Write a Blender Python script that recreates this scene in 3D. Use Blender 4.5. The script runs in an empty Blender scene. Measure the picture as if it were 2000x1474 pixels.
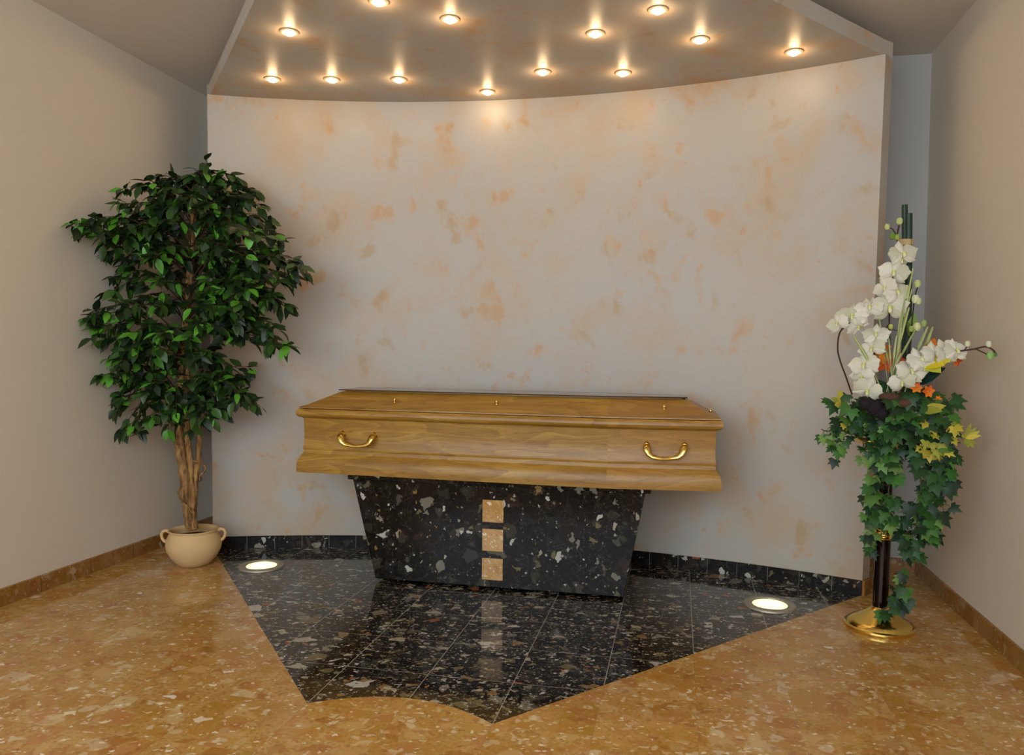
import bpy, math, random
from mathutils import Vector, Matrix
random.seed(7)
T = 0.305                      # side of one floor tile in metres; layout below is given in tiles
sc = bpy.context.scene
col = sc.collection
R = math.radians

# ------------------------------------------------------------------ camera
FPX, PITCH, ROLL, YAW = 1498.708, 0.067806, -0.013685, -0.199327
CX, CY, CH, VX, VY = 5.7157, -10.1972, 3.6806, 1020.157, 792.952
fw = Vector((math.sin(YAW)*math.cos(PITCH), math.cos(YAW)*math.cos(PITCH), -math.sin(PITCH)))
rt0 = Vector((math.cos(YAW), -math.sin(YAW), 0)); dn0 = fw.cross(rt0)
RT = math.cos(ROLL)*rt0 + math.sin(ROLL)*dn0
DN = -math.sin(ROLL)*rt0 + math.cos(ROLL)*dn0

def P(x, y, z=0.0):
    """tile units -> metres"""
    return Vector(((x-3)*T, y*T, z*T))
def W(px, py, Y):
    """point at depth Y (tiles) that stands where the photograph shows (px, py)"""
    d = RT*((px-VX)/FPX) + DN*((py-VY)/FPX) + fw
    t = (Y-CY)/d.y
    return P(CX+d.x*t, CY+d.y*t, CH+d.z*t)

cam = bpy.data.cameras.new('camera'); co = bpy.data.objects.new('camera', cam); col.objects.link(co)
cam.sensor_width = 36; cam.lens = FPX/2000*36
cam.shift_x = (1000-VX)/2000; cam.shift_y = (VY-737)/2000
cam.clip_start = 0.02
m = Matrix((RT, -DN, -fw)).transposed().to_4x4(); m.translation = P(CX, CY, CH); co.matrix_world = m
sc.camera = co

# ------------------------------------------------------------------ materials
def L(r, g, b):
    f = lambda c: (c/255/12.92) if c/255 <= 0.04045 else ((c/255+0.055)/1.055)**2.4
    return (f(r), f(g), f(b), 1)

class G:
    """small node-graph helper"""
    def __init__(s, name, rough=.5, spec=.5, metal=0., dim='3D'):
        s.dim = dim
        s.m = bpy.data.materials.new(name); s.m.use_nodes = True
        s.t = s.m.node_tree; s.b = s.t.nodes['Principled BSDF']
        s.b.inputs['Roughness'].default_value = rough
        s.b.inputs['Specular IOR Level'].default_value = spec
        s.b.inputs['Metallic'].default_value = metal
    def n(s, t, **k):
        o = s.t.nodes.new('ShaderNode'+t)
        for a, v in k.items(): setattr(o, a, v)
        return o
    def put(s, sock, v):
        if v is None: return
        if isinstance(v, bpy.types.NodeSocket): s.t.links.new(v, sock)
        else: sock.default_value = v
    def math(s, op, a, b=None, c=None, clamp=False):
        o = s.n('Math', operation=op, use_clamp=clamp)
        for i, v in enumerate((a, b, c)): s.put(o.inputs[i], v)
        return o.outputs[0]
    def vmath(s, op, a, b=None, sc=None):
        o = s.n('VectorMath', operation=op); s.put(o.inputs[0], a); s.put(o.inputs[1], b)
        if sc is not None: s.put(o.inputs['Scale'], sc)
        return o.outputs[0]
    def coord(s, kind='Object'): return s.n('TexCoord').outputs[kind]
    def noise(s, v, scale, detail=2, rough=.5, out=0, dist=0.):
        o = s.n('TexNoise', noise_dimensions=s.dim); s.put(o.inputs['Vector'], v); s.put(o.inputs['Scale'], scale)
        o.inputs['Detail'].default_value = detail; o.inputs['Roughness'].default_value = rough
        o.inputs['Distortion'].default_value = dist
        return o.outputs[out]
    def vor(s, v, scale, feature='F1', rnd=1.):
        o = s.n('TexVoronoi', feature=feature, voronoi_dimensions=s.dim); s.put(o.inputs['Vector'], v); s.put(o.inputs['Scale'], scale)
        o.inputs['Randomness'].default_value = rnd
        return o
    def ramp(s, f, stops, mode='LINEAR'):
        o = s.n('ValToRGB'); s.put(o.inputs[0], f); e = o.color_ramp; e.interpolation = mode
        while len(e.elements) < len(stops): e.elements.new(.5)
        for q, (p, c) in zip(e.elements, stops): q.position = p; q.color = c if len(c) == 4 else (*c, 1)
        return o.outputs[0]
    def mix(s, f, a, b, blend='MIX'):
        o = s.n('Mix', data_type='RGBA', blend_type=blend)
        s.put(o.inputs[0], f); s.put(o.inputs[6], a); s.put(o.inputs[7], b)
        return o.outputs[2]
    def mapr(s, v, a, b, c=0., d=1., smooth=False):
        o = s.n('MapRange'); o.clamp = True
        if smooth: o.interpolation_type = 'SMOOTHSTEP'
        s.put(o.inputs[0], v); o.inputs[1].default_value = a; o.inputs[2].default_value = b
        o.inputs[3].default_value = c; o.inputs[4].default_value = d
        return o.outputs[0]
    def sep(s, v):
        o = s.n('SeparateXYZ'); s.put(o.inputs[0], v); return o.outputs
    def comb(s, x, y, z):
        o = s.n('CombineXYZ'); s.put(o.inputs[0], x); s.put(o.inputs[1], y); s.put(o.inputs[2], z); return o.outputs[0]
    def bump(s, h, strength=.2, dist=.002):
        o = s.n('Bump'); s.put(o.inputs['Height'], h); o.inputs['Strength'].default_value = strength
        o.inputs['Distance'].default_value = dist; s.put(s.b.inputs['Normal'], o.outputs[0])
    def base(s, c): s.put(s.b.inputs['Base Color'], c); return s.m

def tile_offset(g, v):
    """every floor tile is cut from another spot of the block"""
    s = g.sep(v)
    ix = g.math('FLOOR', g.math('DIVIDE', s[0], T)); iy = g.math('FLOOR', g.math('DIVIDE', s[1], T))
    w = g.n('TexWhiteNoise', noise_dimensions='2D'); g.put(w.inputs['Vector'], g.comb(ix, iy, 0.))
    return g.vmath('ADD', v, g.vmath('SCALE', w.outputs['Color'], sc=9.))
def joints(g, v, w=.0022, ox=0., oy=0.):
    s = g.sep(v); o = None
    for k, q in ((0, ox), (1, oy)):
        f = g.math('FRACT', g.math('ADD', g.math('DIVIDE', s[k], T), 100.5+q))
        d = g.math('LESS_THAN', g.math('ABSOLUTE', g.math('SUBTRACT', f, .5)), w/T/2)
        o = d if o is None else g.math('MAXIMUM', o, g.math('MULTIPLY', d, .8))
    return o

def shards(g, v, base, scale, density, tmin, tmax, stops, off, soft=.03, stretch=(1,1,1), amount=1.):
    """angular chips: Voronoi cells shrunk by a random amount, only a share of them shown"""
    q = g.vmath('MULTIPLY', g.vmath('ADD', v, off), stretch)
    c = g.sep(g.vor(q, scale).outputs['Color']); e = g.vor(q, scale, 'DISTANCE_TO_EDGE').outputs['Distance']
    mk = g.mapr(g.math('SUBTRACT', e, g.math('MULTIPLY_ADD', c[1], tmax-tmin, tmin)), 0, soft)
    mk = g.math('MULTIPLY', mk, g.math('LESS_THAN', c[0], density))
    if amount != 1.: mk = g.math('MULTIPLY', mk, amount)
    return g.mix(mk, base, g.ramp(c[2], stops, 'CONSTANT'))

CHIP = [(0, L(120,114,100)), (.14, L(168,158,136)), (.28, L(110,98,62)), (.40, L(74,68,60)), (.50, L(186,180,168)), (.60, L(58,54,50)), (.70, L(134,104,62)), (.78, L(150,142,126)), (.88, L(92,84,66)), (.95, L(152,88,48))]
SPECK = [(0, L(150,144,130)), (.3, L(110,100,76)), (.5, L(190,184,172)), (.7, L(84,78,68)), (.9, L(142,110,66))]
DIM = [(0, L(44,40,34)), (.25, L(30,28,27)), (.5, L(52,46,35)), (.75, L(44,31,23)), (.9, L(62,56,46))]
def black_stone(name, floor=False, uvtile=False):
    g = G(name, rough=.07 if floor else (.3 if uvtile else .14), spec=.5 if floor else (.1 if uvtile else .14), dim='2D' if floor else '3D')
    v0 = g.coord(); v = tile_offset(g, v0) if floor else v0
    base = g.mix(g.mapr(g.noise(v, 5, 3), .35, .65), L(12,10,8), L(28,20,15))
    base = g.mix(g.math('MULTIPLY', g.mapr(g.noise(v, 46, 4, .7), .5, .72), .6 if floor else .35), base, L(58,52,42))
    ww = g.vmath('ADD', v, g.vmath('SCALE', g.noise(v, 30, 3, out=1), sc=.03))
    w2 = g.vmath('ADD', v, g.vmath('SCALE', g.noise(v, 90, 2, out=1), sc=.012))
    base = shards(g, ww, base, 15, .5, .04, .28, DIM, (1,2,3), .06, (1,1.3,1))
    vein = g.math('ABSOLUTE', g.math('SUBTRACT', g.noise(ww, 9, 5, .65), .5))
    base = g.mix(g.math('MULTIPLY', g.mapr(vein, .006, 0), .35), base, L(126,116,96))
    base = shards(g, ww, base, 11 if floor else 9, .19 if floor else .12, .08, .34, CHIP, (3,1,7), .03, (1,1.25,1.2), .85)
    base = shards(g, ww, base, 19, .22 if floor else .17, .08, .36, CHIP, (7,3,2), .03, (1,1.5,.9), .85)
    base = shards(g, ww, base, 34, .2 if floor else .12, .06, .34, CHIP, (2,9,4), .05, (1,1.5,.8), .9)
    base = shards(g, w2, base, 70, .22 if floor else .07, .06, .3, SPECK, (5,5,1), .08, (1,1.4,.9), .9)
    if floor:
        base = shards(g, w2, base, 120, .2, .06, .3, SPECK, (8,2,6), .1, (1,1.8,1), .75)
        base = g.mix(joints(g, v0, .0030), base, L(150,142,130))
    if uvtile:
        u = g.sep(g.coord('UV'))
        f = g.math('FRACT', u[0]); j = g.math('LESS_THAN', g.math('ABSOLUTE', g.math('SUBTRACT', f, .5)), .009)
        base = g.mix(j, base, L(112,106,98))
    return g.base(base)

ORC = [(0, L(200,170,124)), (.14, L(222,204,164)), (.26, L(178,112,62)), (.38, L(150,84,46)), (.48, L(196,150,92)), (.58, L(156,108,40)), (.68, L(230,216,184)), (.78, L(200,140,92)), (.88, L(166,134,58)), (.94, L(140,76,48))]
ORL = [(0, L(232,216,182)), (.3, L(212,184,138)), (.55, L(240,230,206)), (.75, L(206,164,110)), (.9, L(150,92,52))]
ORD = [(0, L(178,126,56)), (.2, L(190,144,76)), (.4, L(164,108,46)), (.55, L(196,156,96)), (.7, L(168,124,44)), (.85, L(180,122,68))]
def orange_stone(name, floor=False, dark=1., uvtile=False, fine=1.):
    g = G(name, rough=.09 if floor else .16, spec=.5, dim='2D' if floor else '3D')
    v0 = g.coord(); v = tile_offset(g, v0) if floor else v0
    if fine != 1.: v = g.vmath('SCALE', v, sc=fine)
    base = g.mix(g.mapr(g.noise(v, 3.2, 3), .35, .65), L(178,132,62), L(192,152,88))
    base = g.mix(g.math('MULTIPLY', g.mapr(g.noise(v, 70, 4, .7), .45, .7), .7), base, L(152,98,42))
    ww = g.vmath('ADD', v, g.vmath('SCALE', g.noise(v, 24, 3, out=1), sc=.04))
    w2 = g.vmath('ADD', v, g.vmath('SCALE', g.noise(v, 90, 2, out=1), sc=.012))
    base = shards(g, ww, base, 11, .85, .0, .2, ORD, (1,1,1), .12, (1,1.15,1), .75)
    base = shards(g, ww, base, 7.5, .3, .05, .36, ORC, (2,7,1), .06, (1.1,1.,1.2), .28)
    base = shards(g, ww, base, 18, .42, .04, .34, ORC, (5,1,3), .08, (1,1.3,1), .34)
    base = shards(g, ww, base, 36, .42, .04, .32, ORC, (1,4,2), .1, (1.2,1.,1), .42)
    base = shards(g, ww, base, 24, .04, .08, .36, ORL, (4,4,8), .06, (1,1.5,.9), .75)
    base = shards(g, w2, base, 62, .11, .04, .3, ORL, (6,3,9), .1, (1,1.4,1), .7)
    if floor:
        base = g.mix(g.math('MULTIPLY', joints(g, v0, .002), .5), base, L(150,112,74))
    if uvtile:
        u = g.sep(g.coord('UV'))
        f = g.math('FRACT', u[0]); j = g.math('LESS_THAN', g.math('ABSOLUTE', g.math('SUBTRACT', f, .5)), .006)
        base = g.mix(j, base, L(120,84,54))
    if dark != 1.: base = g.mix(1., base, (dark, dark*.86, dark*.78, 1), 'MULTIPLY')
    return g.base(base)

def plaster(name, rough=.42):
    g = G(name, rough=rough, spec=.35)
    v = g.coord(); s = g.vmath('MULTIPLY', v, (1., 1., .85))
    warp = g.vmath('ADD', s, g.vmath('SCALE', g.noise(s, 7, 3, out=1), sc=.12))
    big = g.mapr(g.noise(s, 1.1, 2), .3, .7)
    a = g.mix(big, L(182,172,156), L(178,173,166))
    n1 = g.noise(warp, 3.6, 4, .55); n2 = g.noise(g.vmath('ADD', warp, (4.,2.,9.)), 6.5, 3, .55)
    n3 = g.noise(g.vmath('ADD', warp, (9.,5.,1.)), 7.0, 3, .5)
    n4 = g.noise(g.vmath('ADD', warp, (3.,8.,5.)), 13., 4, .6)
    a = g.mix(g.math('MULTIPLY', g.mapr(n1, .45, .68, smooth=True), .62), a, L(186,158,124))
    a = g.mix(g.math('MULTIPLY', g.mapr(n2, .56, .73, smooth=True), .68), a, L(190,146,96))
    a = g.mix(g.math('MULTIPLY', g.mapr(n3, .59, .74, smooth=True), .6), a, L(176,142,92))
    a = g.mix(g.math('MULTIPLY', g.mapr(n4, .62, .74, smooth=True), .55), a, L(190,140,88))
    br = g.noise(g.vmath('MULTIPLY', warp, (9., 9., 30.)), 3, 4, .6)
    a = g.mix(g.math('MULTIPLY', g.mapr(br, .55, .8), .22), a, L(186,178,170))
    g.bump(g.noise(warp, 16, 5, .6), .12, .004)
    return g.base(a)

def plain_wall(name, c, rough=.7):
    g = G(name, rough=rough, spec=.2); v = g.coord()
    n = g.noise(v, 420, 2); k = g.noise(v, 1.6, 2)
    a = g.mix(g.math('MULTIPLY', n, .3), c, tuple(x*.82 for x in c[:3])+(1,))
    a = g.mix(g.math('MULTIPLY', k, .12), a, tuple(x*.86 for x in c[:3])+(1,))
    g.bump(n, .15, .001)
    return g.base(a)

def wood(name):
    g = G(name, rough=.36, spec=.4); v = g.coord(); s = g.sep(v)
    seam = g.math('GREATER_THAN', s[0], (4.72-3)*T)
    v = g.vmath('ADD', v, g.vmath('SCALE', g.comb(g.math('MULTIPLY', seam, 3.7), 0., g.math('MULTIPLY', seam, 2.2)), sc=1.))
    warp = g.vmath('ADD', v, g.vmath('SCALE', g.noise(g.vmath('MULTIPLY', v, (1.6, 6., 6.)), 1.6, 2, out=1), sc=.06))
    big = g.noise(g.vmath('MULTIPLY', warp, (1.1, 15., 15.)), 1.6, 4, .6)
    rings = g.math('FRACT', g.math('MULTIPLY', g.noise(g.vmath('MULTIPLY', warp, (.8, 7., 7.)), 1.3, 1), 9.))
    fine = g.noise(g.vmath('MULTIPLY', warp, (8., 230., 230.)), 1., 3, .6)
    a = g.ramp(big, [(.3, L(146,104,32)), (.5, L(166,124,46)), (.7, L(182,142,62))])
    a = g.mix(g.math('MULTIPLY', g.mapr(rings, .0, .9), .5), a, L(124,82,30))
    a = g.mix(g.math('MULTIPLY', g.mapr(fine, .50, .72), .6), a, L(104,66,24))
    kn = g.vor(g.vmath('MULTIPLY', warp, (2.2, 9., 9.)), 1.2)
    a = g.mix(g.math('MULTIPLY', g.mapr(kn.outputs['Distance'], .12, .0), .45), a, L(92,56,18))
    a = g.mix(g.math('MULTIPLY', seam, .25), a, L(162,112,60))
    return g.base(a)

def leafmat(name, rough=.42, spec=.4, trans=.15):
    g = G(name, rough=rough, spec=spec)
    at = g.n('Attribute', attribute_name='tint'); c = at.outputs['Color']
    n = g.noise(g.coord(), 90, 2)
    a = g.mix(g.math('MULTIPLY', n, .35), c, g.mix(1., c, (.62,.66,.6,1), 'MULTIPLY'))
    return g.base(a)

def simple(name, c, rough=.5, spec=.5, metal=0., var=.25, scale=60):
    g = G(name, rough, spec, metal)
    n = g.noise(g.coord(), scale, 3)
    return g.base(g.mix(g.math('MULTIPLY', n, var), c, tuple(x*.6 for x in c[:3])+(1,)))

def emit(name, c, s):
    m = bpy.data.materials.new(name); m.use_nodes = True
    b = m.node_tree.nodes['Principled BSDF']; b.inputs['Base Color'].default_value = (.8,.8,.8,1)
    b.inputs['Emission Color'].default_value = c; b.inputs['Emission Strength'].default_value = s
    return m

M = dict(
    floor=orange_stone('polished_orange_breccia', True), skirt=orange_stone('orange_breccia_skirting', dark=.62, uvtile=True),
    tile=orange_stone('orange_breccia_tile', fine=2.), inlay=black_stone('polished_black_breccia', True),
    black=black_stone('black_breccia_slab'), blackskirt=black_stone('black_breccia_skirting', uvtile=True),
    plaster=plaster('marbled_plaster'), wall=plain_wall('beige_wallpaper', L(222,208,188)),
    greywall=plain_wall('grey_back_wall', L(176,172,166)), ceil=plain_wall('matt_ceiling_paint', L(216,204,190)), wood=wood('oiled_oak'),
    darkwood=simple('dark_varnished_oak', L(78,50,24), .12, .5, 0., .4, 30), brass=simple('polished_brass', L(236,204,112), .2, .5, 1., .12, 20), steel=simple('brushed_steel', L(176,168,152), .45, .5, .55, .2, 30),
    dark=simple('dark_plinth', L(14,13,13), .6), clay=simple('pale_terracotta', L(214,178,128), .75, .25, 0., .25, 18),
    soil=simple('brown_soil', L(84,56,34), .95, .1, 0., .9, 90), leaf=leafmat('ficus_leaf'), ivy=leafmat('ivy_leaf', .5, .35),
    petal=leafmat('petal', .6, .25), twig=simple('brown_twig', L(70,50,34), .8, .2), bronze=simple('dark_bronze', L(44,34,28), .16, .6, .85, .2, 12),
    stalk=simple('dark_green_cane', L(36,58,40), .45, .4, 0., .5, 24), raffia=simple('raffia_tie', L(196,166,116), .8, .2),
    pod=simple('brown_seed_pod', L(92,66,50), .9, .15, 0., .8, 120), darkpod=simple('dark_seed_head', L(44,36,40), .9, .15, 0., .8, 120),
    chrome=simple('satin_ring', L(196,180,156), .4, .5, .3, .1),
    bulb=emit('halogen_bulb', (1., .80, .52, 1), 30.))
def bark():
    g = G('ficus_bark', .85, .2); v = g.coord(); s = g.vmath('MULTIPLY', v, (1., 1., .22))
    n = g.noise(s, 60, 4, .65); k = g.noise(v, 14, 3)
    a = g.ramp(n, [(.34, L(70,46,26)), (.48, L(140,102,60)), (.66, L(178,140,90))])
    a = g.mix(g.math('MULTIPLY', g.mapr(k, .45, .7), .5), a, L(120,88,48))
    g.bump(n, .7, .006)
    return g.base(a)
M['bark'] = bark()
def uplight_glass():
    g = G('frosted_uplight_glass', .3); o = g.n('VectorMath', operation='LENGTH'); g.put(o.inputs[0], g.coord())
    c = g.ramp(g.mapr(o.outputs['Value'], 0., .086), [(0, (1.6,1.55,1.15,1)), (.7, (1.35,1.25,.66,1)), (1, (.95,.86,.30,1))])
    g.put(g.b.inputs['Emission Color'], c); g.b.inputs['Emission Strength'].default_value = 1.
    return g.base((.7,.7,.6,1))
M['uplight'] = uplight_glass()

# ------------------------------------------------------------------ mesh builder
class MB:
    def __init__(s): s.v = []; s.f = []; s.c = []; s.u = {}
    def add(s, vs, fs, tint=None):
        b = len(s.v); s.v += [tuple(p) for p in vs]
        for f in fs: s.f.append(tuple(i+b for i in f)); s.c.append(tint)
        return s
    def box(s, a, b):
        (x0,y0,z0),(x1,y1,z1) = a, b
        return s.add([(x0,y0,z0),(x1,y0,z0),(x1,y1,z0),(x0,y1,z0),(x0,y0,z1),(x1,y0,z1),(x1,y1,z1),(x0,y1,z1)],
            [(0,3,2,1),(4,5,6,7),(0,1,5,4),(1,2,6,5),(2,3,7,6),(3,0,4,7)])
    def loft(s, rings, cap0=True, cap1=True, tint=None):
        n = len(rings[0]); vs = [p for r in rings for p in r]; fs = []
        for k in range(len(rings)-1):
            for i in range(n):
                j = (i+1) % n; fs.append((k*n+i, k*n+j, (k+1)*n+j, (k+1)*n+i))
        if cap0: fs.append(tuple(reversed(range(n))))
        if cap1: fs.append(tuple((len(rings)-1)*n+i for i in range(n)))
        return s.add(vs, fs, tint)
    def prism(s, poly, z0, z1):          # counter-clockwise poly of (x, y) in metres
        return s.loft([[(x,y,z0) for x,y in poly], [(x,y,z1) for x,y in poly]])
    def lathe(s, prof, n=48, c=(0,0,0)):
        return s.loft([[(c[0]+r*math.cos(2*math.pi*i/n), c[1]+r*math.sin(2*math.pi*i/n), c[2]+z) for i in range(n)] for r, z in prof])
    def tube(s, pts, rad, n=8, flat=1., tint=None, up=None):
        pts = [Vector(p) for p in pts]
        rad = rad if isinstance(rad, (list, tuple)) else [rad]*len(pts)
        rings = []; prev = None
        for i, p in enumerate(pts):
            d = (pts[min(i+1, len(pts)-1)]-pts[max(i-1, 0)]).normalized()
            a = prev if prev is not None else (Vector(up) if up else (Vector((0,0,1)) if abs(d.z) < .9 else Vector((1,0,0))))
            a = (a-d*a.dot(d)).normalized(); prev = a; b = d.cross(a)
            rings.append([p + (a*math.cos(2*math.pi*k/n) + b*math.sin(2*math.pi*k/n)*flat)*rad[i] for k in range(n)])
        return s.loft(rings, tint=tint)
    def ball(s, c, r, n=12, sq=(1,1,1), tint=None):
        rings = []
        for k in range(1, n//2):
            th = math.pi*k/(n//2)
            rings.append([(c[0]+r*sq[0]*math.sin(th)*math.cos(2*math.pi*i/n), c[1]+r*sq[1]*math.sin(th)*math.sin(2*math.pi*i/n), c[2]-r*sq[2]*math.cos(th)) for i in range(n)])
        return s.loft(rings, tint=tint)
    def build(s, name, mat, parent=None, smooth=35, loc=None, bevel=0):
        me = bpy.data.meshes.new(name)
        o_ = Vector(loc) if loc is not None else Vector((0,0,0))
        me.from_pydata([tuple(Vector(p)-o_) for p in s.v], [], s.f); me.materials.append(mat)
        if any(c is not None for c in s.c):
            at = me.color_attributes.new('tint', 'FLOAT_COLOR', 'CORNER'); k = 0
            for p, c in zip(me.polygons, s.c):
                for _ in range(p.loop_total): at.data[k].color = c if c else (.2,.2,.2,1); k += 1
        if s.u:
            uv = me.uv_layers.new(name='UVMap')
            for l in me.loops: uv.data[l.index].uv = s.u.get(l.vertex_index, (0,0))
        me.validate(); me.update()
        if smooth:
            me.polygons.foreach_set('use_smooth', [True]*len(me.polygons)); me.set_sharp_from_angle(angle=R(smooth))
        o = bpy.data.objects.new(name, me); col.objects.link(o)
        if parent is not None:
            o.parent = parent
            base = WORLD.get(parent.name, Vector((0,0,0)))
            o.location = o_-base; WORLD[o.name] = o_
        else:
            o.location = o_; WORLD[o.name] = o_
        if bevel:
            b = o.modifiers.new('bevel', 'BEVEL'); b.width = bevel; b.segments = 2; b.limit_method = 'ANGLE'; b.angle_limit = R(40)
        return o
WORLD = {}
def tag(o, label=None, cat=None, group=None, kind=None):
    for k, v in (('label', label), ('category', cat), ('group', group), ('kind', kind)):
        if v: o[k] = v
    return o
def thing(name, loc, label, cat, group=None):
    o = bpy.data.objects.new(name, None); col.objects.link(o); o.location = loc; o.empty_display_size = .05
    WORLD[o.name] = Vector(loc)
    return tag(o, label, cat, group)
def struct(name, mb, mat, label=None, **k):
    return tag(mb.build(name, mat, **k), label, kind='structure')

# ------------------------------------------------------------------ the room
XL, XR, YB, YF = -3.65, 9.80, 3.92, -15.0
HC = 8.72                                  # ceiling
HS, HT = 8.21, 8.45                        # canopy underside and top
def arc_pts(x0=-2.62, x1=8.62, n=48, off=0.):
    # the concave wall is part of a circle through its two ends and its deepest point
    half, sag = 5.62, 1.13; Rr = (half*half+sag*sag)/(2*sag); cy = 3.515-Rr
    a0 = math.asin(half/Rr)
    return [(3+(Rr+off)*math.sin(a), cy+(Rr+off)*math.cos(a)) for a in [(-a0+2*a0*i/n) for i in range(n+1)]]
ARC = arc_pts()
def xy(p): q = P(p[0], p[1]); return (q.x, q.y)

NOTCH = [(2+2*i/16, -2.98+.355*(1-((i-8)/8)**2)) for i in range(17)]     # concave front edge of the black inlay
A0, A1 = ARC[0], ARC[-1]
inl = [A0]+NOTCH+[A1]+list(reversed(ARC[1:-1]))
mb = MB(); mb.add([P(x,y,0) for x,y in inl], [tuple(range(len(inl)))])
mb.add([P(x,y,-.2) for x,y in inl], [tuple(reversed(range(len(inl))))])
n_ = len(inl)
mb.f += [(i+n_, (i+1)%n_+n_, (i+1)%n_, i) for i in range(n_)]; mb.c += [None]*n_
struct('trim_1', mb, M['inlay'], 'black breccia floor inlay', smooth=0)

mb = MB(); mid = 8
lp = [(XL,YF),(3,YF)]+list(reversed(NOTCH[:mid+1]))+[A0]+ARC[1:25]+[(3,YB),(XL,YB)]
rp = [(3,YF),(XR+.1,YF),(XR+.1,YB),(3,YB)]+ARC[24:]+list(reversed(NOTCH[mid:]))
for q in (lp, rp): mb.add([P(x,y,0) for x,y in q], [tuple(range(len(q)))])
for q in (lp, rp): mb.add([P(x,y,-.2) for x,y in q], [tuple(reversed(range(len(q))))])
struct('floor', mb, M['floor'], 'polished orange breccia floor', smooth=0)

def slab(name, quad, nrm, th, mat, label):
    n = Vector(nrm).normalized()*th
    vs = [Vector(p) for p in quad]; mb = MB(); mb.loft([vs, [p+n for p in vs]])
    return struct(name, mb, mat, label, smooth=0)
slab('wall_left', [P(XL,YF,0),P(XL,YB,0),P(XL,YB,HC+.3),P(XL,YF,HC+.3)], (-1,0,0), .1, M['wall'], 'beige papered left wall')
XRB, XRT = 9.84, 9.68
slab('wall_right', [P(XRB,YF,0),P(XRT,YF,HC+.3),P(XRT,YB,HC+.3),P(XRB,YB,0)], (1,0,0), .1, M['wall'], 'beige papered right wall')
slab('wall_back', [P(XL,YB,0),P(XRB,YB,0),P(XRB,YB,HC+.3),P(XL,YB,HC+.3)], (0,1,0), .1, M['greywall'], 'narrow grey strip of back wall')  # greyer and darker tone than the side walls
slab('light_baffle', [P(XL,YF,0),P(XRB,YF,0),P(XRB,YF,2.3),P(XL,YF,2.3)], (0,-1,0), .1, M['wall'], 'added low baffle behind the viewer, blocks low daylight')  # unseen baffle, added to keep daylight sheen off the floor and bier
slab('ceiling', [P(XL-.3,YF,HC),P(XR+.3,YF,HC),P(XR+.3,YB+.3,HC),P(XL-.3,YB+.3,HC)], (0,0,1), .1, M['ceil'], 'matt ceiling')

# concave plaster wall; its end faces lie flush with the canopy's front edges
OUT = arc_pts(off=.24); OUT[0] = (-2.77, 2.60); OUT[-1] = (8.77, 2.60)
poly = ARC+list(reversed(OUT))
mb = MB()
mb.loft([[P(x,y,0) for x,y in reversed(poly)], [P(x,y,HS) for x,y in reversed(poly)]])
struct('wall_curved', mb, M['plaster'], 'concave plaster wall with orange marbling')
k_ = (HS-0)
edge = lambda x: -4.07+1.163*abs(x-3)
CN = [(2+2*i/16, edge(2)+.36*(1-((i-8)/8)**2)) for i in range(17)]
can = [OUT[0]]+[(-2.66, edge(-2.66))]+CN+[(8.66, edge(8.66))]+[OUT[-1]]+list(reversed(OUT[1:-1]))
mb = MB(); mb.prism([xy(p) for p in can], HS*T+.0005, HT*T)
struct('trim_2', mb, M['plaster'], 'painted ceiling canopy holding the spotlights', smooth=20)

def skirting(name, line, h, th, mat, label, side=1, per=1., off=0.):
    """band of stone along a floor line, inner face on the line"""
    pts = [Vector((x,y)) for x,y in line]; nr = []
    for i in range(len(pts)):
        d = (pts[min(i+1,len(pts)-1)]-pts[max(i-1,0)]).normalized(); nr.append(Vector((d.y,-d.x))*side)
    mb = MB(); u = off; us = []
    for i, p in enumerate(pts):
        if i: u += (p-pts[i-1]).length/per
        us.append(u)
    rings = []
    for p, n in zip(pts, nr):
        q = p+n*th
        rings.append([P(p.x,p.y,0), P(q.x,q.y,0), P(q.x,q.y,h-.012), P(q.x-n.x*.012,q.y-n.y*.012,h), P(p.x,p.y,h)])
    mb.loft(rings)
    for i, u in enumerate(us):
        for k in range(5): mb.u[i*5+k] = (u, k/5)
    return struct(name, mb, mat, label, smooth=0)
HB = .25
skirting('baseboard_left', [(XL,YF),(XL,YB)], HB, .045, M['skirt'], 'reddish stone baseboard along left wall', 1, 1.0)
skirting('baseboard_right', [(XRB,YF),(XRB,YB)], HB, .045, M['skirt'], 'reddish stone baseboard along right wall', -1, 1.0)
skirting('baseboard_back', [(8.72,YB),(XRB,YB)], HB, .045, M['skirt'], 'reddish stone baseboard behind flower stand', 1, 1.0, .2)
skirting('baseboard_curved', ARC, .23, .035, M['blackskirt'], 'black stone baseboard under concave wall', 1, .5, .3)
skirting('baseboard_end', [(8.615,2.36),(8.795,2.60)], .24, .04, M['skirt'], 'short stone baseboard on end of concave wall', 1, 9., 0.)

# ------------------------------------------------------------------ lamps in the canopy
SPOTS = [(1.79,-.51,'half hidden spotlight at the top edge of the picture, nearest the viewer'),
 (2.551,.143,'canopy spotlight left of centre, right of the one cut by the picture edge'),
 (.165,.162,'canopy spotlight alone near the left canopy edge, above the wall row'),
 (-1.058,1.862,'first spotlight of the wall row, nearest the left corner'),
 (-.078,2.045,'second spotlight of the wall row from the left corner'),
 (1.035,2.226,'third spotlight of the wall row from the left corner'),
 (2.348,3.043,'lowest spotlight, closest to the concave wall over the coffin middle'),
 (3.457,2.269,'spotlight just right of the one closest to the wall'),
 (4.723,2.522,'wall side spotlight of the right hand group'),
 (4.446,.935,'left spotlight in the upper row of the right hand group'),
 (5.331,.333,'topmost spotlight of the right hand group'),
 (5.896,1.393,'middle spotlight on the right, below the topmost one'),
 (7.277,2.076,'rightmost spotlight, nearest the right canopy corner')]
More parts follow.
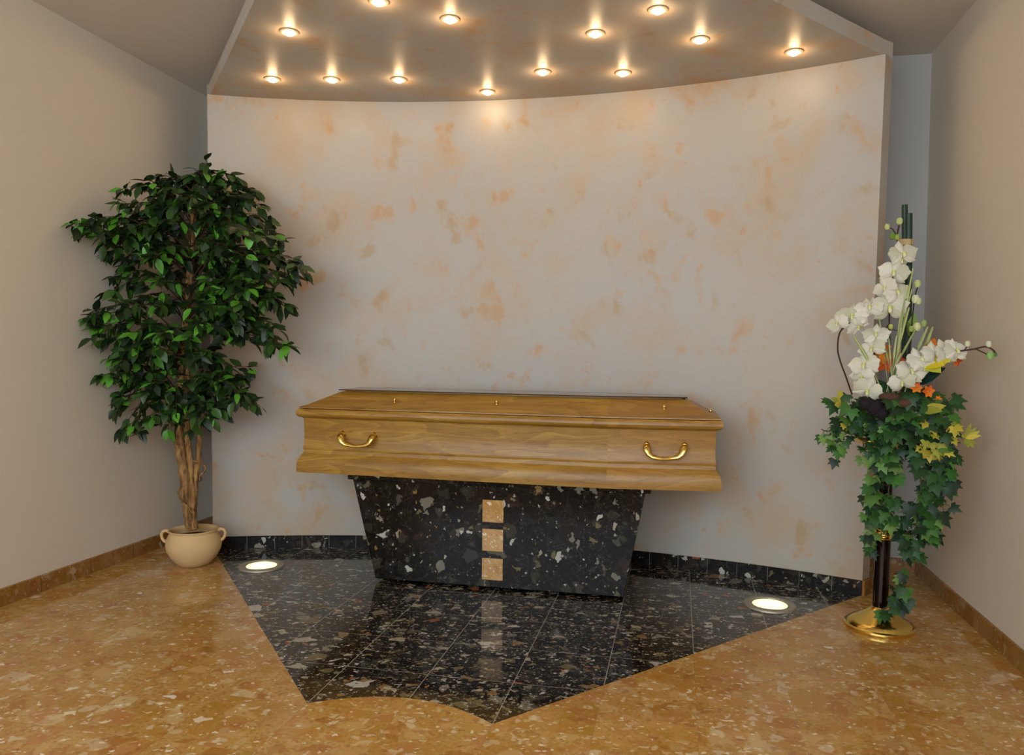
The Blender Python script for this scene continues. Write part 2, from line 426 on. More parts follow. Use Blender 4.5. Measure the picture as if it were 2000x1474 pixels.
for x, y, lab in SPOTS:
    t = thing('ceiling_spotlight', P(x,y,HS), lab, 'spotlight', 'spotlights in the canopy')
    o = P(x,y,HS)
    mb = MB(); mb.lathe([(.026,.0),(.040,.0),(.0405,-.003),(.036,-.0055),(.028,-.006),(.026,-.003)], 32, o)
    mb.build('trim_ring', M['chrome'], t, loc=o)
    mb = MB(); mb.lathe([(.004,-.016),(.014,-.0145),(.022,-.009),(.0268,-.001)], 24, o)
    mb.build('bulb', M['bulb'], t, loc=o)
    ld = bpy.data.lights.new('halogen_light', 'POINT'); ld.energy = .6; ld.color = (1., .64, .32); ld.shadow_soft_size = .02
    lo = bpy.data.objects.new('halogen_light', ld); col.objects.link(lo); lo.parent = t; lo.location = (0,0,-.034)

for x, y, lab in ((-1.17,1.57,'round glowing floor uplight beside the terracotta pot'), (7.15,1.53,'round glowing floor uplight near the brass flower stand')):
    o = P(x,y,0); t = thing('floor_uplight', o, lab, 'floor light', 'uplights sunk in the black floor')
    mb = MB(); mb.lathe([(.084,.0),(.117,.0),(.1165,.003),(.113,.0075),(.090,.010),(.0855,.0075),(.085,.0045)], 64, o)
    mb.build('steel_ring', M['steel'], t, loc=o)
    mb = MB(); mb.lathe([(.085,.0005),(.084,.0035),(.07,.0055),(.03,.0065)], 48, o)
    mb.build('glass', M['uplight'], t, loc=o)

# ------------------------------------------------------------------ bier
FY = 1.20
t = thing('stone_bier', P(3,2.05,0), 'black stone bier with three orange square inlays', 'bier')
mb = MB(); mb.box(P(1.3,1.5,0), P(4.74,2.6,.06)); mb.build('plinth', M['dark'], t, 0, loc=P(3,2.05,0))
mb = MB(); mb.loft([[P(1.04,FY+.02,.053),P(5.0,FY+.02,.053),P(5.0,2.9,.053),P(1.04,2.9,.053)], [P(.655,FY+.02,1.64),P(5.29,FY+.02,1.64),P(5.29,2.9,1.64),P(.655,2.9,1.64)]])
mb.build('body', M['black'], t, 0, loc=P(3,2.05,0), bevel=.002)
mb = MB(); mb.box(P(.575,FY,1.64), P(5.37,2.92,1.712)); mb.build('top_slab', M['black'], t, 0, loc=P(3,2.05,0), bevel=.002)
for i, (z0, z1) in enumerate(((1.075,1.422),(.622,.968),(.166,.508))):
    c = P(2.97,FY,z0); mb = MB(); mb.box(P(2.803,FY+.012,z0), P(3.136,FY+.06,z1))
    tag(mb.build('inlay_tile', M['tile'], t, 0, loc=P(3,2.05,0), bevel=.001), 'orange stone square')

# ------------------------------------------------------------------ coffin
HEX = [(-.33,1.225),(4.72,1.06),(6.38,1.24),(6.38,2.84),(4.72,3.02),(-.33,2.855)]
def inset(poly, d):
    out = []; n = len(poly)
    for i in range(n):
        a, b, c = Vector(poly[i-1]), Vector(poly[i]), Vector(poly[(i+1)%n])
        e1 = (b-a).normalized(); e2 = (c-b).normalized(); n1 = Vector((-e1.y,e1.x)); n2 = Vector((-e2.y,e2.x))
        k = (n1+n2).normalized(); out.append(tuple(b+k*(d/k.dot(n1))))
    return out
TOP = [(.27,1.63),(4.6,1.53),(5.84,1.76),(5.84,2.32),(4.6,2.55),(.27,2.45)]
c0 = P(3,2.04,1.715)
t = thing('coffin', c0, 'oak coffin with brass handles lying on the black bier', 'coffin')
def ring(poly, z): return [P(x,y,z) for x,y in poly]
prof = [(.0,1.715),(-.004,1.78),(.0,1.86),(.018,1.935),(.05,1.985),(.082,2.02),(.088,2.075),(.078,2.10),(.078,2.125),(.092,2.16),(.095,2.35),(.092,2.56),(.088,2.59),(.07,2.606),(.03,2.618),(.006,2.638),(-.006,2.667),(-.004,2.70),(.008,2.727),(.024,2.745),(.034,2.749),(.085,2.7495)]
mb = MB(); mb.loft([ring(inset(HEX,d),z) for d, z in prof]); mb.build('body', M['wood'], t, 22, loc=c0)
lid = [(.085,2.7506),(.084,2.7590),(.034,2.7595),(.036,2.775),(.065,2.789),(.11,2.802),(.15,2.818),(.19,2.838)]
mb = MB(); mb.loft([ring(inset(HEX,d),z) for d, z in lid]+[ring(TOP,3.022),ring(inset(TOP,.05),3.024),ring(inset(TOP,.05),3.044)]); ld_ = mb.build('lid', M['wood'], t, 22, loc=c0)
mb = MB(); mb.loft([ring(inset(TOP,d),z) for d, z in ((.05,3.044),(-.03,3.045),(-.034,3.052),(-.03,3.060),(.02,3.063))]); tag(mb.build('top_board', M['darkwood'], ld_, 22, loc=c0), 'thin dark edged top board')
def lid_point(x, y):                     # height of the lid's slope above (x, y)
    lo, hi = inset(HEX,.19), TOP
    best = None
    for i in range(6):
        a, b = Vector(lo[i]), Vector(lo[(i+1)%6]); c = Vector(hi[i])
        e = (b-a).normalized(); n = Vector((-e.y,e.x)); h = (Vector((x,y))-a).dot(n)/(c-a).dot(n)
        best = h if best is None else min(best, h)
    return 2.838+best*(3.035-2.838)
for x, y in ((1.28,1.42),(2.97,1.38),(5.53,1.42),(6.22,1.80)):
    z = lid_point(x, y); o = P(x,y,z); mb = MB()
    mb.lathe([(.006,-.003),(.006,.002),(.0045,.003),(.007,.0055),(.0088,.010),(.0076,.0150),(.0045,.0180),(.001,.0188)], 16, o)
    tag(mb.build('lid_screw', M['brass'], t, 40, loc=o), 'brass ball screw')
def handle(x0, x1, zt, zb, ys):
    f = lambda x: ys(x)+.092
    c = P((x0+x1)/2, f((x0+x1)/2), zt); w = x1-x0
    S = [(0,-.0,.0,.034),(0,-.05,.0,.046),(.006,-.10,-.02,.056),(.018,-.125,-.06,.056),(.045,-.135,-.115,.046),(.10,-.14,-.15,.034),(.20,-.142,-.166,.030)]
    pts, rad = [], []
    for u, dy, dz, r in S: pts.append(P(x0+u*w/.58, f(x0)+dy, zt+dz*(zt-zb)/.17)); rad.append(r*T*.56)
    pts.append(P((x0+x1)/2, f((x0+x1)/2)-.143, zb-.003)); rad.append(.029*T*.56)
    for u, dy, dz, r in reversed(S): pts.append(P(x1-u*w/.58, f(x1)+dy, zt+dz*(zt-zb)/.17)); rad.append(r*T*.56)
    mb = MB(); mb.tube(pts, rad, 14, 1.75, up=(0,0,1)); h = mb.build('handle', M['brass'], t, 50, loc=c); h['label'] = 'brass handle'
    for x in (x0, x1):
        o = P(x, f(x), zt); mb = MB()
        prof = [(.015,.002),(.015,-.003),(.012,-.006),(.009,-.010)]
        mb.loft([[o+Vector((r*math.cos(a), d, r*math.sin(a))) for a in [2*math.pi*i/20 for i in range(20)]] for r, d in prof])
        mb.build('mount', M['brass'], h, 40, loc=o)
yl = lambda x: 1.225-.165*(x+.33)/5.05
yr = lambda x: 1.06+.18*(x-4.72)/1.66
handle(.45, 1.0, 2.36, 2.19, yl)
handle(5.29, 5.84, 2.37, 2.19, yr)

# ------------------------------------------------------------------ leaves
def frame(d, up):
    d = d.normalized(); s = d.cross(up)
    if s.length < 1e-4: s = d.cross(Vector((1,0,0)))
    s.normalize(); return d, s, s.cross(d)
def leaf(mb, p, d, up, ln, wd, tint, droop=.15, fold=.25):
    d, s, u = frame(d, up); q = []
    for k, (a, w) in enumerate(((0,0),(.22,.40),(.48,.5),(.76,.30),(1,0))):
        c = p + d*ln*a - u*ln*droop*a*a
        if w == 0: q.append((c,))
        else: q.append((c+s*wd*w+u*wd*w*fold, c, c-s*wd*w+u*wd*w*fold))
    vs = [q[0][0]]+list(q[1])+list(q[2])+list(q[3])+[q[4][0]]
    mb.add(vs, [(0,2,1),(0,3,2),(1,2,5,4),(2,3,6,5),(4,5,8,7),(5,6,9,8),(7,8,10),(8,9,10)], tint)
def jit(c, a):
    k = 1+random.uniform(-a, a); return (c[0]*k, c[1]*k, c[2]*k, 1)
def rv(a=1.): return Vector((random.uniform(-a,a), random.uniform(-a,a), random.uniform(-a,a)))

# ------------------------------------------------------------------ potted ficus
PC = P(-2.36,1.43,0)
t = thing('potted_ficus_tree', PC, 'tall leafy ficus tree in a pale terracotta pot', 'potted tree')
pz = [(.235,0),(.25,.008),(.30,.05),(.38,.15),(.435,.26),(.452,.35),(.44,.44),(.41,.51),(.388,.55),(.384,.575),(.395,.59),(.405,.60),(.395,.612),(.37,.61),(.355,.59),(.36,.54),(.39,.45),(.36,.40),(.2,.40)]
mb = MB(); mb.lathe([(r*T,z*T) for r,z in pz], 64, PC); pot = mb.build('pot', M['clay'], t, 50, loc=PC)
for sgn in (-1, 1):
    a = R(24); e = Vector((math.cos(a),math.sin(a),0))*sgn; pts = []
    for r, z in ((.385,.575),(.44,.60),(.49,.585),(.515,.53),(.505,.47),(.475,.425),(.43,.40)): pts.append(PC+e*r*T+Vector((0,0,z*T)))
    mb = MB(); mb.tube(pts, [.032*T,.028*T,.026*T,.026*T,.026*T,.028*T,.034*T], 10, 1.3); mb.build('handle', M['clay'], pot, 60, loc=PC)
mb = MB(); mb.lathe([(.385*T,.44*T),(.37*T,.475*T),(.25*T,.50*T),(.05*T,.50*T)], 40, PC); mb.build('soil', M['soil'], t, 60, loc=PC)

def spline(pts, n):
    pts = [Vector(p) for p in pts]; out = []
    for i in range(len(pts)-1):
        p0, p1, p2, p3 = pts[max(i-1,0)], pts[i], pts[i+1], pts[min(i+2,len(pts)-1)]
        for k in range(n):
            s = k/n; out.append(.5*((2*p1)+(p2-p0)*s+(2*p0-5*p1+4*p2-p3)*s*s+(3*p1-p0-3*p2+p3)*s**3))
    out.append(pts[-1]); return out
TY = 1.43
def stem(pix, r0, r1, name='trunk', mat='bark', n=10, wob=.12):
    pts = spline([W(x,y,Y) for x,y,Y in pix], 6)
    rad = [(r0+(r1-r0)*i/(len(pts)-1))*T*(1+random.uniform(-wob,wob)) for i in range(len(pts))]
    mb = MB(); mb.tube(pts, rad, n); return mb.build(name, M[mat], t, 70, loc=PC)
main = [(374,1036,1.43),(366,985,1.43),(360,930,1.44),(353,880,1.45),(349,835,1.45),(354,770,1.45),(356,705,1.44),(362,640,1.42),(369,560,1.42),(373,500,1.42),(377,440,1.42),(380,380,1.42)]
stem(main, .092, .05)
stem([(380,1032,1.38),(376,985,1.36),(374,930,1.36),(369,880,1.36),(365,835,1.37),(365,770,1.38),(368,700,1.40)], .06, .042)
stem([(374,1032,1.46),(379,985,1.42),(383,930,1.40),(389,880,1.42),(389,835,1.44),(385,780,1.46),(376,715,1.46),(372,640,1.42)], .052, .036)
v_ = [(384,1022,1.30),(378,1000,1.26),(362,985,1.30),(350,970,1.38),(350,955,1.48),(370,945,1.52),(392,938,1.44),(391,929,1.30),(398,922,1.28),(401,913,1.34),(394,905,1.38),(376,899,1.28)]
stem(v_, .02, .014, 'vine', 'bark', 6, .05)

mpts = spline([W(x,y,Y) for x,y,Y in main], 8)
def trunk_at(z):
    return min(mpts, key=lambda p: abs(p.z-z)).copy()
DARK = (L(28,50,20), L(34,58,22), L(44,72,26), L(26,42,22), L(52,82,30))
BRIGHT = (L(84,146,40), L(94,158,48), L(72,128,36))
fol, brn = MB(), MB()
XW = (XL-3)*T+.02
def put_leaf(p, d, br=.12, size=1.):
    tk = trunk_at(p.z)
    if p.y < tk.y-.03 and abs(p.x-tk.x-(tk.y-p.y)*.55) < .055 and 1.1 < p.z < 1.85 and random.random() < .72: return
    if p.x+d.normalized().x*.07 < XW: d = Vector((abs(d.x)*.3, d.y-.6, d.z))
    up = Vector((0,-.35,1))+rv(.55)
    c = random.choice(BRIGHT if random.random() < br else DARK)
    leaf(fol, p, d, up, random.uniform(.20,.28)*T*size, random.uniform(.10,.145)*T*size, jit(c,.25), random.uniform(.05,.3), random.uniform(.1,.35))
def branch(tip, lift=.25, dens=1., br=.12, start=None):
    h = Vector((tip.x-PC.x, tip.y-PC.y, 0)).length
    a = start or trunk_at(max(min(tip.z-h*lift+random.uniform(-.06,.06), 2.02), .86))
    mid = (a+tip)/2+Vector((0,0,h*.22+.02))+rv(.02)
    pts = spline([a, mid, tip], 7); ln = (tip-a).length
    brn.tube(pts, [.004*(1-.75*i/(len(pts)-1)) for i in range(len(pts))], 5)
    n = max(6, int(ln/.036*dens)); sgn = 1
    for i in range(n+1):
        f = .30+.70*i/n; k = f*(len(pts)-1); j = min(int(k), len(pts)-2); p = pts[j].lerp(pts[j+1], k-j)
        d0 = (pts[j+1]-pts[j]).normalized(); sgn = -sgn
        side = d0.cross(Vector((0,0,1))); side = side.normalized() if side.length > .05 else Vector((1,0,0))
        d = d0*random.uniform(.3,1)+side*sgn*random.uniform(.4,1)+Vector((0,0,random.uniform(-.75,.2)))
        put_leaf(p, d, br)
        if i < n and random.random() < .68*dens:      # a short twig with its own leaves
            e = p+(d0*.5+side*sgn*.8+Vector((0,0,random.uniform(-.5,.25)))+rv(.3)).normalized()*random.uniform(.05,.11)
            if e.x < XW: e.x = XW+.01
            brn.tube([p,(p+e)/2+Vector((0,0,.006)),e], [.0018,.0015,.001], 4)
            for _ in range(4):
                s = random.uniform(.3,1); put_leaf(p.lerp(e,s), (e-p).normalized()*.7+rv(.9)+Vector((0,0,-.35)), br)
    put_leaf(tip, (tip-mid)+rv(.02), .3)
# tips of the boughs: where each one ends and how deep it reaches (front is smaller)
TIPS = [(352,350,1.5),(372,340,1.2),(392,338,1.6),(418,352,1.4),(455,345,1.5),(470,380,1.2),(492,372,1.8),(505,400,1.3),(524,432,1.5),(536,462,1.1),(520,480,1.9),(545,500,1.6),
 (585,520,1.3),(568,538,1.5),(545,548,1.1),(520,540,1.8),(556,592,1.4),(530,575,1.0),(535,635,1.3),(560,674,1.2),(525,655,1.6),(500,600,1.9),(505,560,.9),(478,620,1.0),(455,650,1.4),(470,590,.7),(440,600,.9),
 (462,735,1.5),(484,768,1.3),(490,792,1.1),(474,722,1.8),(450,780,1.7),(430,800,1.2),(440,745,.9),(400,815,1.0),(372,838,.9),(405,770,1.9),(345,806,.9),(328,838,1.1),(302,812,1.0),(262,832,.9),(236,836,1.0),(228,800,.8),(232,770,1.0),(255,745,.9),(290,760,.7),(310,735,1.2),
 (200,735,.7),(214,700,.9),(196,668,.6),(188,640,.5),(180,605,.45),(174,622,.5),(215,570,.7),(222,540,.9),(238,505,.9),(212,492,.7),(228,468,.8),(240,690,.6),(260,650,.5),(250,600,.5),(265,700,.9),
 (145,436,.15),(168,452,.25),(195,462,.5),(226,455,.8),(243,372,.75),(240,398,.8),(258,418,.9),(280,362,1.2),(300,382,.9),(322,368,1.4),(270,440,.7),(300,420,1.6),(250,520,1.0),(290,560,.6),(300,500,.6),
 (330,430,.7),(410,400,.7),(440,420,.8),(470,450,.7),(480,500,.8),(430,480,.7),(330,480,.8),(310,600,.5),(320,650,.5),(410,560,.8),(420,640,.8),(340,700,.7),(330,600,.8),(400,690,.9),(392,640,.8),(300,680,.6),(420,520,2.1),(460,560,2.1),(430,440,2.0),(470,420,2.0),(340,540,2.0),(450,480,2.2),(310,460,1.8),(280,480,1.5),(390,380,.9),(350,390,.9),(440,380,1.7),(500,440,2.0)]
for x, y, Y in TIPS:
    p = W(x, y, Y)
    if p.x < XW+.01: p.x = XW+.015
    br = .22 if Y < 1. else .08
    branch(p, .3, 1., br)
bo = brn.build('branches', M['twig'], t, 0, loc=PC)
fol.build('foliage', M['leaf'], t, 40, loc=PC)

# ------------------------------------------------------------------ flower stand
SC = P(8.52,.90,0)
t = thing('flower_stand', SC, 'brass pedestal flower stand with dark column by right wall', 'flower stand')
mb = MB(); mb.lathe([(r*T,z*T) for r,z in ((.455,0),(.462,.02),(.458,.05),(.43,.062),(.425,.07),(.41,.095),(.36,.125),(.29,.165),(.22,.205),(.155,.245),(.115,.28),(.1,.30))], 64, SC)
tag(mb.build('base', M['brass'], t, 40, loc=SC), 'domed brass foot')
mb = MB(); mb.lathe([(.098*T,.26*T),(.098*T,1.245*T)], 40, SC); mb.build('column', M['bronze'], t, 40, loc=SC)
mb = MB(); mb.lathe([(r*T,z*T) for r,z in ((.1,1.235),(.112,1.245),(.118,1.26),(.108,1.275),(.108,1.285),(.12,1.30),(.12,1.315),(.106,1.33),(.104,1.345),(.112,1.36),(.108,1.375),(.095,1.38))], 40, SC)
mb.build('collar', M['brass'], t, 50, loc=SC)
mb = MB(); mb.lathe([(.085*T,1.375*T),(.085*T,2.44*T)], 32, SC); mb.build('upper_column', M['bronze'], t, 40, loc=SC)
mb = MB(); mb.lathe([(r*T,z*T) for r,z in ((.09,2.43),(.12,2.45),(.25,2.49),(.40,2.55),(.47,2.61),(.485,2.64),(.47,2.645),(.38,2.60),(.22,2.54),(.05,2.52))], 56, SC)
mb.build('dish', M['brass'], t, 50, loc=SC)

# ------------------------------------------------------------------ flower arrangement
FC = P(8.52,.90,2.6)
t = thing('flower_arrangement', FC, 'white orchid and trailing ivy arrangement on brass stand', 'flower arrangement')
def pix(l): return [W(x,y,Y) for x,y,Y in l]
IVY = (L(36,72,26), L(46,90,32), L(26,52,26), L(60,106,40), L(38,72,34), L(24,46,28)); IVL = (L(84,122,50), L(104,134,62)); YEL = (L(176,160,50), L(196,176,66), L(150,148,56))
def ivy_leaf(mb, p, d, up, s, tint):
    d, sd, u = frame(d, up)
    o = [(0,.06),(.30,-.08),(.55,.12),(.36,.30),(.52,.62),(.24,.56),(0,1.05),(-.24,.56),(-.52,.62),(-.36,.30),(-.55,.12),(-.30,-.08)]
    vs = [p+d*s*.3+u*s*.05]+[p+sd*x*s+d*y*s-u*s*(.18*abs(x)+.14*y*y) for x,y in o]
    mb.add(vs, [(0,i,i%12+1) for i in range(1,13)], tint)
def ivy(name, path, n, spread, size=(.16,.25), pal=IVY, light=.12, mat='ivy', lab=None):
    pts = spline(pix(path), 6); mb = MB(); st = MB()
    mb.tube(pts, .0022, 5, tint=L(70,72,40))
    for i in range(n):
        k = random.uniform(0, len(pts)-1.001); j = int(k); p = pts[j].lerp(pts[j+1], k-j)
        off = rv(spread*T); off.y = off.y*.8-.012
        q = p+off; mb.tube([p,(p+q)/2+Vector((0,0,.008)),q], .0011, 4, tint=L(84,86,44))
        d = Vector((off.x*8+random.uniform(-.4,.4), -.35+random.uniform(-.3,.2), -.75+random.uniform(-.3,.7)))
        up = Vector((random.uniform(-.5,.5), -1, .55+random.uniform(-.3,.4)))
        c = random.choice(IVL if random.random() < light else pal)
        ivy_leaf(mb, q, d, up, random.uniform(*size)*T*.86, jit(c,.2))
    o = mb.build(name, M[mat], t, 40, loc=FC)
    if lab: o['label'] = lab
    return o
# mound over the dish
ivy('ivy_mound', [(1640,815,.75),(1680,792,.6),(1720,800,.45),(1765,800,.45),(1810,800,.5),(1850,812,.6)], 85, .20, (.16,.24), light=.06)
ivy('ivy_mound', [(1712,838,.42),(1722,836,.38),(1750,830,.36),(1800,825,.4),(1840,835,.5)], 44, .12, (.15,.22), light=.05)
ivy('ivy_mound', [(1690,775,.8),(1740,782,.65),(1790,775,.75),(1840,790,.7)], 34, .13, light=.08)
# trailing vines
ivy('ivy_vine', [(1715,840,.4),(1722,890,.42),(1715,940,.5),(1722,990,.55),(1708,1020,.6)], 50, .15, (.15,.24))
ivy('ivy_vine', [(1738,840,.38),(1742,890,.45),(1738,940,.5),(1732,985,.55),(1728,1005,.6)], 28, .12, (.15,.23))
ivy('ivy_vine', [(1808,835,.45),(1814,900,.5),(1818,950,.5),(1808,1000,.55),(1800,1030,.6)], 50, .19, (.17,.26))
ivy('ivy_vine', [(1788,850,.4),(1798,930,.45),(1794,1000,.5),(1782,1050,.55),(1768,1085,.6)], 40, .17, (.17,.26))
ivy('ivy_vine', [(1770,1060,.6),(1764,1100,.6),(1767,1130,.6),(1757,1165,.62),(1738,1180,.66),(1722,1196,.66)], 26, .09, (.15,.21))
ivy('ivy_vine', [(1700,960,.55),(1694,1010,.6),(1698,1050,.6),(1692,1082,.62)], 17, .08, (.14,.2), light=.35)
ivy('ivy_vine', [(1822,840,.5),(1838,900,.55),(1836,960,.55),(1838,990,.55)], 20, .13, (.17,.24), light=.2)
ivy('ivy_sprig', [(1665,820,.7),(1640,830,.65),(1618,842,.6),(1604,838,.6)], 12, .09, (.13,.18), light=.5)
ivy('ivy_sprig', [(1668,830,.6),(1648,850,.55),(1632,872,.5),(1640,884,.5)], 12, .09, (.13,.19), light=.4)
ivy('ivy_sprig', [(1685,860,.5),(1690,890,.5),(1684,905,.5)], 5, .05, (.13,.18), light=.4)
ivy('ivy_sprig', [(1845,850,.5),(1855,880,.5),(1862,905,.5)], 6, .06, (.14,.19), light=.3)
ivy('yellow_ivy', [(1795,822,.42),(1825,830,.4),(1850,838,.4)], 20, .12, (.12,.18), YEL, .0, lab='yellow variegated ivy')
ivy('yellow_ivy', [(1800,860,.4),(1822,872,.38),(1840,875,.4)], 14, .08, (.12,.17), YEL, .1, lab='yellow variegated ivy')
ivy('yellow_ivy', [(1660,822,.6),(1645,832,.58)], 6, .07, (.10,.14), YEL, .2, lab='yellow variegated ivy')

def blades(name, base, tips, ln, wd, pal, lab=None, droop=.2):
    mb = MB(); b = W(*base)
    for x, y, Y in tips:
        e = W(x,y,Y); d = e-b
        leaf(mb, b+d*.05, d, Vector((0,-1,.4))+rv(.4), d.length*ln, wd*T, jit(random.choice(pal),.12), droop*random.uniform(.3,1))
    o = mb.build(name, M['petal'], t, 40, loc=FC)
    if lab: o['label'] = lab
    return o
GRN = (L(34,60,40), L(44,74,44))
blades('yellow_lily', (1645,792,.6), [(1640,762,.55),(1626,776,.55),(1632,790,.5),(1655,786,.5)], 1., .11, YEL, 'yellow star lily')
blades('yellow_lily', (1884,856,.4), [(1906,836,.35),(1914,850,.3),(1908,866,.32),(1892,872,.3),(1882,846,.42),(1897,828,.4),(1913,842,.33),(1902,872,.3)], 1., .065, YEL, 'yellow star lily')
blades('yellow_leaf', (1800,802,.45), [(1845,792,.3),(1836,800,.25)], 1., .13, YEL, 'long yellow leaf')
blades('green_leaf', (1808,830,.5), [(1876,862,.38),(1866,880,.35),(1888,848,.42)], 1., .17, GRN)
blades('green_leaf', (1785,752,.6), [(1842,718,.42),(1815,728,.4)], 1., .20, (L(26,52,44),))
blades('green_leaf', (1752,778,.6), [(1700,728,.55),(1712,745,.5)], .8, .15, IVY)
blades('green_leaf', (1778,660,.75), [(1786,612,.7),(1776,628,.68)], 1., .14, (L(120,142,64),))
blades('green_leaf', (1775,760,.6), [(1768,668,.8),(1786,690,.7)], .5, .12, IVY)

# canes with a raffia tie
mb = MB(); mb.tube(pix([(1764,770,.95),(1768,600,.95),(1767,400,.95)]), [.0118,.0118,.0118], 12); tag(mb.build('cane', M['stalk'], t, 50, loc=FC), 'taller dark green cane')
mb = MB(); mb.tube(pix([(1770,770,.92),(1774,600,.92),(1775,417,.92)]), [.014,.014,.014], 12); tag(mb.build('cane', M['stalk'], t, 50, loc=FC), 'thicker shorter green cane')
mb = MB()
a, b = W(1769.5,478.5,.93), W(1769.5,467.5,.93)
mb.loft([[q+Vector((.0275*math.cos(k),.0185*math.sin(k),0)) for k in [2*math.pi*i/24 for i in range(24)]] for q in (a,a.lerp(b,.3),a.lerp(b,.7),b)]); mb.build('raffia_tie', M['raffia'], t, 60, loc=FC)

# pale grass ears
PALE = (L(176,184,122), L(160,172,108), L(190,194,140))
def grass(tips, base, r=.0022, ear=.4):
    for x, y, Y in tips:
        bx = base[0]+random.uniform(-12,12); mb = MB()
        pts = spline([W(bx,base[1],base[2]), W((bx+x)/2+(x-bx)*-.08,(base[1]+y)/2,(base[2]+Y)/2), W(x,y,Y)], 8)
        n = len(pts); c = jit(random.choice(PALE),.1)
        mb.tube(pts, [r*(.8 if i/(n-1) < 1-ear else 1.9*(1.15-.6*max(0,(i/(n-1)-(1-ear))/ear)))*(1+.15*(i%2)) for i in range(n)], 6, tint=c)
        mb.build('grass_ear', M['petal'], t, 50, loc=FC)
grass([(1783,524,.6),(1772,556,.55),(1782,563,.6),(1767,585,.5),(1776,600,.5),(1760,640,.5),(1751,655,.55),(1790,640,.6)], (1742,768,.6))
grass([(1715,605,.6),(1724,660,.5),(1736,660,.5),(1760,690,.45)], (1735,768,.55), .0018)
grass([(1667,656,.5)], (1728,766,.5), .0034, .55)
grass([(1822,638,.6),(1812,638,.62)], (1775,765,.6), .0032, .35)

WHT = (L(214,208,188), L(222,216,198), L(202,198,172))
def blossom(px, py, Y, s, parent, tilt=(0,0), roll=0.):
    c = W(px,py,Y); n = Vector((tilt[0],-1,tilt[1])).normalized(); _, sx, uy = frame(n, Vector((0,0,1))); sx = -sx
    mb = MB(); s *= T
    def petal(ang, ln, wd, cup, tint):
        a = ang+roll; d = sx*math.cos(a)+uy*math.sin(a); e = n.cross(d); vs = [c]; N = 6
        for i in range(1, N+1):
            f = i/N; w = wd*math.sin(math.pi*min(f*.93+.03,1))**.7*(1 if i < N else .35)
            for k in (-1,-.5,0,.5,1):
                rr = f*ln*(1-.10*k*k*f)
                vs.append(c+d*rr*s+e*w*k*.5*s+n*s*(cup*(f-.2)*(f)-.10*k*k+random.uniform(-.012,.012)))
        fs = [(0,i+1,i+2) for i in range(4)]
        for i in range(N-1):
            for k in range(4): b = 1+i*5+k; fs.append((b,b+5,b+6,b+1))
        mb.add(vs, fs, jit(tint,.05))
    w = random.choice(WHT)
    for a in (90,215,325): petal(R(a), .54, .34, -.10, w)
    for a in (8,172): petal(R(a), .58, .62, .06, random.choice(WHT))
    mb.ball(c+n*s*.08, s*.075, 8, tint=L(206,210,120)); mb.ball(c+n*s*.10-uy*s*.10, s*.06, 8, (1,1,1.5), tint=L(226,222,170))
    mb.build('blossom', M['petal'], parent, 50, loc=c)
def bud(px, py, Y, r, parent, c=(188,194,130)):
    mb = MB(); mb.ball(W(px,py,Y), r*T, 10, (1,1,1.3), tint=L(*c)); mb.build('bud', M['petal'], parent, 60, loc=W(px,py,Y))
def spray(path, r=.0032, side=()):
    mb = MB(); pts = spline(pix(path), 8); mb.tube(pts, r, 7)
    for s in side: mb.tube(spline(pix(s),5), r*.7, 6)
    return mb.build('orchid_spray', M['twig'], t, 60, loc=FC)
s1 = spray([(1741,770,.7),(1738,690,.7),(1737,620,.68),(1741,565,.66),(1748,520,.66),(1754,480,.7),(1752,462,.72),(1756,440,.74)], side=[[(1752,462,.72),(1744,448,.70),(1735,444,.70)]])
for q in ((1764,495,.6,.36,(.2,.25),.2),(1746,531,.58,.36,(-.3,.1),-.2),(1729,562,.6,.30,(-.7,-.2),.5),(1752,570,.56,.34,(.2,.4),.3),(1737,600,.54,.44,(0,.05),.1),(1760,508,.62,.24,(.5,-.2),0)): blossom(*q[:4], s1, *q[4:])
for q in ((1733,443,.7,.036),(1757,432,.74,.042),(1752,463,.7,.034,(150,168,70)),(1743,461,.71,.04,(110,132,52))): bud(*q[:4], s1, *(q[4:]))
s2 = spray([(1664,770,.7),(1652,735,.62),(1641,705,.58),(1636,680,.56),(1640,650,.55),(1655,634,.55),(1680,610,.56),(1702,598,.58)], side=[[(1640,650,.55),(1646,636,.52),(1641,626,.5)]])
for q in ((1698,600,.52,.34,(-.1,.6),.2),(1664,617,.5,.36,(-.2,.3),-.1),(1636,631,.5,.28,(-.7,.1),.4),(1676,637,.5,.28,(.1,-.5),.8),(1712,598,.56,.30,(.3,.6),0)): blossom(*q[:4], s2, *q[4:])
s3 = spray([(1702,770,.6),(1698,720,.55),(1710,685,.55),(1718,660,.6),(1735,635,.65)])
for q in ((1711,652,.52,.32,(-.3,.5),0),(1703,680,.5,.32,(-.5,.2),.4),(1688,712,.48,.36,(-.5,.2),.2),(1684,735,.5,.30,(-.7,-.2),.1),(1694,762,.42,.36,(-.3,-.2),-.4)): blossom(*q[:4], s3, *q[4:])
s4 = spray([(1756,772,.5),(1772,735,.45),(1798,704,.40),(1830,690,.34),(1868,686,.28),(1900,682,.24),(1925,677,.2),(1940,684,.18),(1945,692,.18)], side=[[(1882,685,.26),(1888,678,.25),(1890,673,.25)],[(1905,681,.24),(1920,688,.22),(1932,694,.21)],[(1925,677,.2),(1930,674,.2)]])
for q in ((1762,746,.4,.32,(-.2,-.1),.3),(1780,724,.38,.36,(.1,.3),-.2),(1800,700,.36,.36,(.1,.5),.4),(1828,688,.32,.34,(.2,.5),.1),(1850,684,.28,.32,(.4,.2),.5),(1868,684,.26,.32,(.4,.4),0),(1852,700,.26,.26,(.2,-.4),.3),(1806,716,.34,.26,(0,-.5),.3)): blossom(*q[:4], s4, *q[4:])
